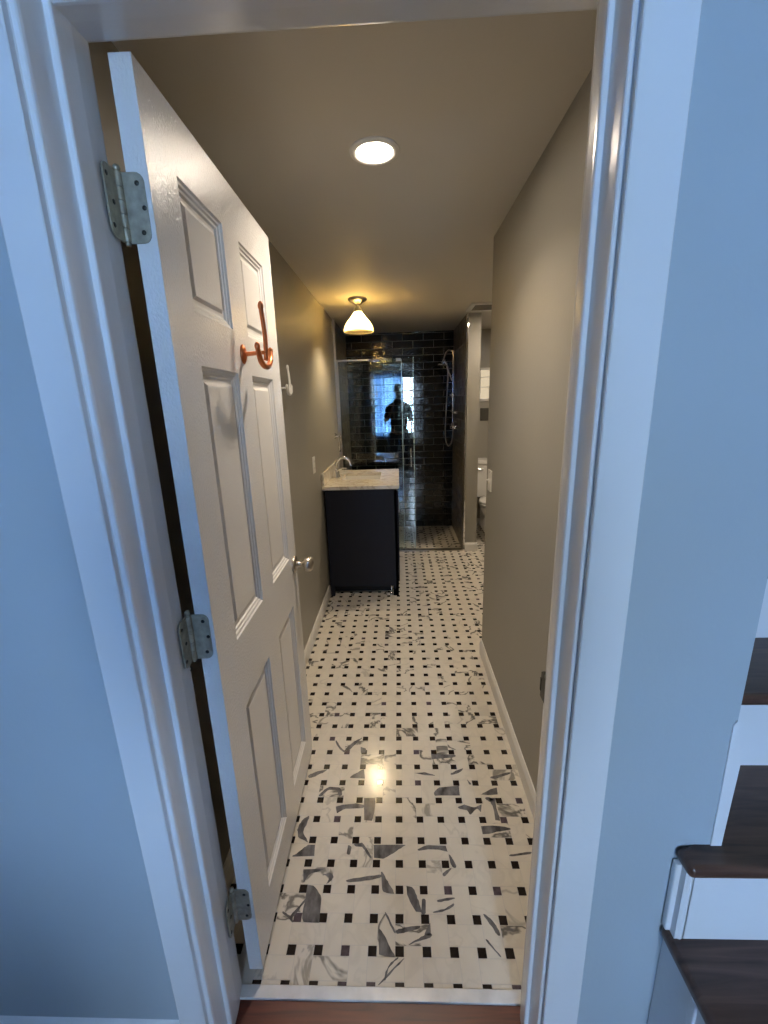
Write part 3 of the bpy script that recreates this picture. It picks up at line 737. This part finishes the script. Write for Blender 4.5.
LX, LY = -.286, 3.49
bl = empty('ceiling_light', (LX, LY, ZC), 'semi-flush ceiling light with amber glass bell shade over the vanity end', 'light')
mb = MB(); mb.lathe((LX, LY, ZC), [(0, 0), (.070, 0), (.074, -.008), (.066, -.020), (.040, -.034), (.022, -.044), (.014, -.052), (.013, -.062), (.022, -.066), (.030, -.074), (.032, -.092), (.028, -.098), (0, -.098)], 'z', 32)
mb.build('canopy', 'nickel', bl)
mb = MB(); pr = [(.030, -.094), (.036, -.106), (.050, -.124), (.068, -.144), (.086, -.164), (.099, -.182), (.107, -.200), (.112, -.218), (.1145, -.234), (.1115, -.238), (.109, -.220), (.104, -.201), (.096, -.184), (.083, -.166), (.065, -.146), (.047, -.126), (.033, -.108), (.028, -.097)]
mb.lathe((LX, LY, ZC), pr, 'z', 72, ribs=24, ribamp=.012); mb.build('glass_shade', 'shade', bl)
mb = MB(); mb.lathe((LX, LY, ZC), [(0, -.098), (.013, -.10), (.014, -.118), (.024, -.136), (.029, -.155), (.026, -.172), (.014, -.184), (0, -.187)], 'z', 20); mb.build('bulb', 'bulb', bl)

# unseen downlight added to brighten the toilet alcove
d2 = empty('recessed_downlight', (1.15, 3.9, ZC), 'unseen recessed downlight added over the toilet to light the alcove', 'light')
mb = MB(); mb.lathe((1.15, 3.9, ZC), [(.056, -.002), (.058, -.006), (.070, -.006), (.079, -.003), (.079, 0), (.056, 0)], 'z', 40); mb.build('trim_ring', 'whiteplastic', d2)
mb = MB(); mb.lathe((1.15, 3.9, ZC), [(0, -.0035), (.056, -.003), (.056, -.001), (0, -.001)], 'z', 40); mb.build('lens', 'alcove_fill', d2)

# ceiling vent
cv = empty('ceiling_vent', (.80, 3.94, ZC), 'square ceiling exhaust grille in front of the shower pier', 'vent')
mb = MB()
for a, b in (((.615, 3.79), (.985, 3.83)), ((.615, 4.06), (.985, 4.10)), ((.615, 3.83), (.655, 4.06)), ((.945, 3.83), (.985, 4.06))):
    mb.box((a[0], a[1], ZC - .014), (b[0], b[1], ZC), .003)
mb.build('frame', 'base', cv)
mb = MB()
for k in range(9): mb.box((.655, 3.842 + k * .026, ZC - .010), (.945, 3.852 + k * .026, ZC - .002))
mb.box((.655, 3.83, ZC - .002), (.945, 4.06, ZC - .0005)); mb.build('grille', 'vent', cv)

# ------------------------------------------------------------------ toilet alcove
tx, ty = 1.075, YB - .01
to = empty('toilet', (tx, 4.75, 0), 'white porcelain toilet partly hidden behind the right hall wall', 'toilet')
mb = MB(); mb.box((tx - .225, ty - .20, .40), (tx + .225, ty, .795), .02, 3); tk = mb.build('tank', 'porcelain', to, autosm=True)
mb = MB(); mb.box((tx - .238, ty - .215, .795), (tx + .238, ty, .845), .012, 3); mb.build('tank_lid', 'porcelain', to, autosm=True)
mb = MB(); mb.lathe((tx - .17, ty - .20, .74), [(0, -.014), (.013, -.012), (.015, 0), (0, .0)], 'y', 14); mb.tube([(tx - .17, ty - .214, .74), (tx - .10, ty - .218, .733)], [.006, .008], 8); mb.build('flush_lever', 'chrome', tk)
mb = MB(); by = 4.60
prof = [(.0, .0), (.120, .0), (.125, .02), (.108, .06), (.098, .14), (.110, .20), (.150, .28), (.185, .34), (.195, .38), (.196, .40), (.16, .40), (.14, .36), (.08, .27), (0, .25)]
mb.lathe((tx, by, 0), prof, 'z', 40, sy=1.28); mb.box((tx - .10, by + .12, 0.0), (tx + .10, ty - .04, .38), .03, 3); mb.build('bowl', 'porcelain', to, autosm=True)
mb = MB(); mb.lathe((tx, by, 0), [(.115, .402), (.20, .402), (.205, .412), (.20, .424), (.12, .424), (.112, .414), (.115, .402)], 'z', 40, sy=1.28); mb.build('seat', 'porcelain', to)
mb = MB(); P = [(0, .428), (.19, .428), (.203, .434), (.20, .444), (.15, .450), (0, .452)]
mb.lathe((tx, by + .01, 0), P, 'z', 40, sy=1.26); mb.build('seat_lid', 'porcelain', to)
# bright framed panel over the toilet, glow put into its pane, and niche below
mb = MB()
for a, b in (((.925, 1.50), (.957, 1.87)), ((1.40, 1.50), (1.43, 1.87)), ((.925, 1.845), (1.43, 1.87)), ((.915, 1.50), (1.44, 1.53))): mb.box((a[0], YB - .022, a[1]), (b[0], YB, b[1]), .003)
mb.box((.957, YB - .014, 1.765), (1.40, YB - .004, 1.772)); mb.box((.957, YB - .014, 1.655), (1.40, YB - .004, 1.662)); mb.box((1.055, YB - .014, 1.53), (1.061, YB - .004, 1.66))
w2 = mb.build('alcove_bright_panel', 'base', **S)
mb = MB(); mb.box((.957, YB - .006, 1.53), (1.40, YB - .002, 1.845)); mb.build('framed_pane', 'paneglow', w2)
mb = MB(); mb.box((.962, YB - .012, 1.28), (1.12, YB, 1.425), .003); mb.box((.975, YB - .016, 1.293), (1.107, YB - .011, 1.412), .001)
mb.build('wall_plate', 'darkplate', label='dark square plate on the wall above the toilet tank', cat='access plate')

# ------------------------------------------------------------------ staircase on the right
st = empty('staircase', (1.1, 1.0, 0), 'white stairs with dark wood treads at the right of the doorway', 'staircase')
SX1 = RX1 - .002
def tread(x0, y0, y1, z, x1=SX1, name='tread'):
    t = .028; r = t / 2
    mb = MB(); pts = [(y1, z - t), (y1, z), (y0 + r, z)] + [(y0 + r - r * math.sin(a), z - r + r * math.cos(a)) for a in (.5, 1.0, PI / 2, 2.1, 2.6)] + [(y0 + r, z - t)]
    mb.prism(pts, lambda u, v, t_: (t_, u, v), x0 + .008, x1)
    mb.tube([(x0 + .010, y0 + .012, z - r), (x0 + .010, y1, z - r)], .0136, 14)
    mb.build(name, 'tread', st)
def tread_slab(out, z, t):
    mb = MB(); b = [mb.bm.verts.new((x, y, z - t)) for x, y in out]; a = [mb.bm.verts.new((x, y, z)) for x, y in out]; n = len(out)
    mb.bm.faces.new(a); mb.bm.faces.new(b[::-1])
    for k in range(n): mb.bm.faces.new((b[k], b[(k + 1) % n], a[(k + 1) % n], a[k]))
    bmesh.ops.bevel(mb.bm, geom=list(mb.bm.edges), offset=.0115, segments=4, profile=.5, affect='EDGES')
    mb.build('tread', 'tread', st, autosm=True)
tread_slab([(.519, .365), (SX1, .365), (SX1, .650), (.602, .650), (.602, .6595)][:1] + [(SX1, .365), (SX1, .6595), (.519, .6595)], .461, .030)
tread_slab([(.523, .120), (SX1, .120), (SX1, .375), (.523, .375)], .235, .030)
tread_slab([(.522, .613), (SX1, .613), (SX1, .86), (.5925, .86), (.5925, .6585), (.522, .6585)], .669, .028)
tread(.584, .822, 1.072, .875); tread(.584, 1.034, 1.284, 1.081); tread(.584, 1.236, 1.50, 1.284)
for (y, za, zb, xa) in ((.632, .461, .636, .545), (.847, .667, .840, .5925), (1.060, .872, 1.046, .5925), (1.272, 1.078, 1.252, .5925), (.380, .235, .43, .535), (.14, -.004, .204, .535)):
    mb = MB(); mb.box((xa, y, za - .03), (SX1, y + .018, zb)); mb.build('riser', 'trim', st)
mb = MB()   # skirt side and corner mouldings below the protruding ends
mb.box((.530, .380, -.004), (.548, .6585, .429)); mb.box((.530, .632, .429), (.548, .6585, .64)); mb.box((.530, .14, -.004), (.548, .38, .204))
mb.build('side_skirt', 'trim', st)
mb = MB(); mb.tube([(.541, .640, .461), (.541, .640, .636)], .0095, 12); mb.box((.520, .645, .461), (.535, .6585, .636), .003); mb.build('corner_moulding', 'trim', st)
mb = MB(); mb.box((.524, .55, .0), (.531, .565, .425), .002); mb.build('corner_moulding', 'trim', st)
# white patched strip on the end of the entry wall
mb = MB(); mb.prism([(.587, .6695), (.607, .6695), (.6085, .78), (.610, .86), (.604, .885), (.602, .91), (.596, .93), (.590, .955), (.584, .945), (.586, .80)], lambda u, v, t: (u, t, v), YW - .003, YW + .06)
mb.build('trim_7', 'trim', **S)

# ------------------------------------------------------------------ photographer (seen reflected in the shower glass)
def skin(name, chain, edges, mat, parent=None, sub=2, root=0):
    me = bpy.data.meshes.new(name); me.from_pydata([c[:3] for c in chain], edges, []); me.materials.append(M[mat])
    o = bpy.data.objects.new(name, me); COL.objects.link(o)
    o.modifiers.new('s', 'SKIN'); 
    for i, c in enumerate(chain):
        sv = me.skin_vertices[0].data[i]
        sv.radius = (c[3], c[4] if len(c) > 4 else c[3]); sv.use_root = (i == root)
    md = o.modifiers.new('u', 'SUBSURF'); md.levels = sub; md.render_levels = sub
    for m_ in o.modifiers:
        if m_.type == 'SKIN': m_.use_smooth_shade = True
    if parent is not None: o.parent = parent
    return o
px, py = .012, -.34
def person():
    vs = []; es = []
    def add(p, *r, prev=None):
        vs.append((px + p[0], py + p[1], p[2], *r)); i = len(vs) - 1
        if prev is not None: es.append((prev, i))
        return i
    pel = add((0, 0, .98), .155, .105)
    w = add((0, 0, 1.14), .130, .095, prev=pel); ch = add((0, 0, 1.36), .155, .110, prev=w); up = add((0, -.005, 1.47), .105, .085, prev=ch)
    nk = add((0, 0, 1.585), .052, .055, prev=up); hb = add((0, .012, 1.66), .062, .075, prev=nk); hm = add((0, .012, 1.745), .074, .092, prev=hb); ht = add((0, .005, 1.83), .062, .080, prev=hm)
    for s in (-1, 1):
        hip = add((s * .095, 0, .90), .088, .09, prev=pel); kn = add((s * .115, .01, .50), .055, .058, prev=hip); an = add((s * .125, -.01, .10), .036, .042, prev=kn)
        he = add((s * .128, -.01, .045), .035, .04, prev=an); add((s * .145, .12, .030), .04, .026, prev=he)
        sh = add((s * .180, -.005, 1.415), .055, .056, prev=up); el = add((s * .262, .05, 1.150), .040, .042, prev=sh)
        fo = add((s * .16, .18, 1.31), .033, .033, prev=el); wr = add((s * .105, .255, 1.455), .024, .02, prev=fo)
        pm = add((s * .092, .270, 1.500), .026, .014, prev=wr)
        # four fingers wrap the phone edge, thumb from the palm's side
        for k, (dz, L_) in enumerate(((.045, .8), (.030, 1.0), (.012, .95), (-.006, .75))):
            a = add((s * .090, .288, 1.505 + dz), .0085, prev=pm); b = add((s * (.086 - .012 * L_), .306, 1.508 + dz), .0078, prev=a); add((s * (.080 - .026 * L_), .314, 1.510 + dz), .0068, prev=b)
        a = add((s * .076, .262, 1.492), .010, prev=pm); add((s * .056, .268, 1.505), .008, prev=a)
    o = skin('person', vs, es, 'skin')
    tag(o, 'photographer in dark clothes holding up a phone, reflected in the shower glass', 'person')
    # face details and ears joined as hair-separate child meshes
    hx, hy = px, py
    mb = MB()
    rnd = random.Random(3)
    q = bmesh.ops.create_uvsphere(mb.bm, u_segments=28, v_segments=18, radius=1)
    for v in list(q['verts']):
        c = v.co.copy()
        if c.z < -.15 and c.y > -.3: mb.bm.verts.remove(v); continue
        if c.y > .45 and c.z < .35: mb.bm.verts.remove(v); continue
        k = 1 + .03 * math.sin(c.x * 17 + c.y * 13) * math.cos(c.z * 15)
        v.co = V((hx + c.x * .086 * k, hy + .002 + c.y * .103 * k, 1.785 + c.z * .100 * k))
    for f in mb.bm.faces: f.smooth = True
    mb.build('hair', 'hair', o, local=True)
    mb = MB(); mb.sphere((hx, hy + .118, 1.735), .016, (.75, .9, 1.5), 12); mb.build('nose', 'skin', o, local=True)
    for s in (-1, 1):
        mb = MB(); mb.sphere((hx + s * .084, hy, 1.742), .026, (.35, .6, 1.15), 12); mb.build('ear', 'skin', o, local=True)
        mb = MB(); mb.sphere((hx + s * .032, hy + .092, 1.757), .0125, (1.1, .8, .7), 12); mb.build('eye', 'porcelain', o, local=True)
    mb = MB(); mb.tube([(hx - .024, hy + .092, 1.690), (hx, hy + .100, 1.687), (hx + .024, hy + .092, 1.690)], [.003, .006, .003], 8); mb.build('lips', 'copper', o, local=True)
    vs2, es2 = [], []
    def a2(p, *r, prev=None):
        vs2.append((px + p[0], py + p[1], p[2], *r)); i = len(vs2) - 1
        if prev is not None: es2.append((prev, i))
        return i
    b = a2((0, 0, .88), .178, .130); w = a2((0, 0, 1.14), .190, .125, prev=b); c = a2((0, 0, 1.34), .195, .128, prev=w); u = a2((0, -.003, 1.465), .13, .10, prev=c); a2((0, 0, 1.55), .068, .066, prev=u)
    for s in (-1, 1):
        k = a2((s * .182, -.005, 1.415), .078, .074, prev=u); a2((s * .250, .040, 1.190), .068, .064, prev=k)
    skin('shirt', vs2, es2, 'shirt', o)
    vs2.clear(); es2.clear()
    b = a2((0, 0, .98), .165, .118)
    for s in (-1, 1):
        h_ = a2((s * .098, 0, .88), .104, .104, prev=b); k = a2((s * .117, .01, .50), .074, .074, prev=h_); a2((s * .127, -.01, .10), .058, .060, prev=k)
    skin('trousers', vs2, es2, 'jeans', o)
    for s in (-1, 1):
        mb = MB(); x = px + s * .140
        mb.box((x - .05, py - .07, -.003), (x + .05, py + .19, .03), .012, 2); mb.box((x - .045, py - .065, .028), (x + .045, py + .16, .075), .022, 3)
        mb.build('shoe', 'black', o, local=True, autosm=True)
person()
ph = empty('phone', (0.0, -.022, 1.50), 'black smartphone held in both hands by the photographer', 'phone')
mb = MB(); mb.box((-.078, -.030, 1.497), (.078, -.0225, 1.571), .003, 2); mb.build('case', 'phone', ph)
mb = MB(); mb.lathe((.055, -.0225, 1.553), [(0, .0012), (.006, .0012), (.0072, 0), (0, 0)], 'y', 16); mb.lathe((.055, -.0225, 1.532), [(0, .0012), (.006, .0012), (.0072, 0), (0, 0)], 'y', 16); mb.build('camera_lens', 'slot', ph)

# ------------------------------------------------------------------ couch added behind the photographer to shade the lower left wall
so = empty('shade_sofa', (-1.25, -1.15, 0), 'added low dark couch, shades the lower left wall, dark band in the reflection', 'shade_sofa')
fl = -.004
mb = MB(); mb.box((-2.25, -1.50, .10), (-.25, -.78, .34), .02, 3); mb.build('frame', 'shade_sofa', so, autosm=True)
mb = MB(); mb.box((-2.25, -.90, .30), (-.25, -.70, .76), .05, 4); mb.build('backrest', 'shade_sofa', so, autosm=True)
for x in (-2.25, -.43):
    mb = MB(); mb.box((x, -1.52, .10), (x + .18, -.80, .62), .04, 4); mb.build('armrest', 'shade_sofa', so, autosm=True)
for k in range(3):
    x = -2.07 + k * .546
    mb = MB(); mb.box((x, -1.52, .345), (x + .542, -.92, .47), .03, 3); mb.build('seat_cushion', 'shade_sofa', so, autosm=True)
for x in (-2.18, -.36):
    for y in (-1.44, -.80):
        mb = MB(); mb.box((x, y, fl), (x + .05, y + .05, .10), .004); mb.build('leg', 'black', so)

# ------------------------------------------------------------------ world, camera
w = bpy.data.worlds.new('world'); scn.world = w; w.use_nodes = True
nt = w.node_tree; bg = nt.nodes['Background']; bg.inputs[1].default_value = 25.5
tc = nt.nodes.new('ShaderNodeTexCoord'); sx = nt.nodes.new('ShaderNodeSeparateXYZ'); rp = nt.nodes.new('ShaderNodeValToRGB')
nt.links.new(tc.outputs['Generated'], sx.inputs[0]); nt.links.new(sx.outputs['Z'], rp.inputs[0]); nt.links.new(rp.outputs[0], bg.inputs[0])
rp.color_ramp.elements[0].position = 0.0; rp.color_ramp.elements[0].color = (.43, .61, .80, 1)
rp.color_ramp.elements[1].position = .04; rp.color_ramp.elements[1].color = (.58, .78, 1.0, 1)

cam = bpy.data.cameras.new('camera'); co = bpy.data.objects.new('camera', cam); COL.objects.link(co); scn.camera = co
f, p, y, r = 425.85, -.2512, -.0392, -.0315
F = V((math.sin(y) * math.cos(p), math.cos(y) * math.cos(p), math.sin(p)))
Rt = V((math.cos(y), -math.sin(y), 0)); U = Rt.cross(F)
R2 = Rt * math.cos(r) + U * math.sin(r); U2 = -Rt * math.sin(r) + U * math.cos(r)
mt = Matrix((R2, U2, -F)).transposed().to_4x4(); mt.translation = V((0, 0, 1.52)); co.matrix_world = mt
cam.sensor_fit = 'VERTICAL'; cam.sensor_height = 24; cam.lens = 24 * f / 1024; cam.clip_start = .01

scn.view_settings.view_transform = 'Standard'; scn.view_settings.look = 'None'
scn.view_settings.gamma = 1; scn.view_settings.use_curve_mapping = False; scn.view_settings.exposure = 0.95
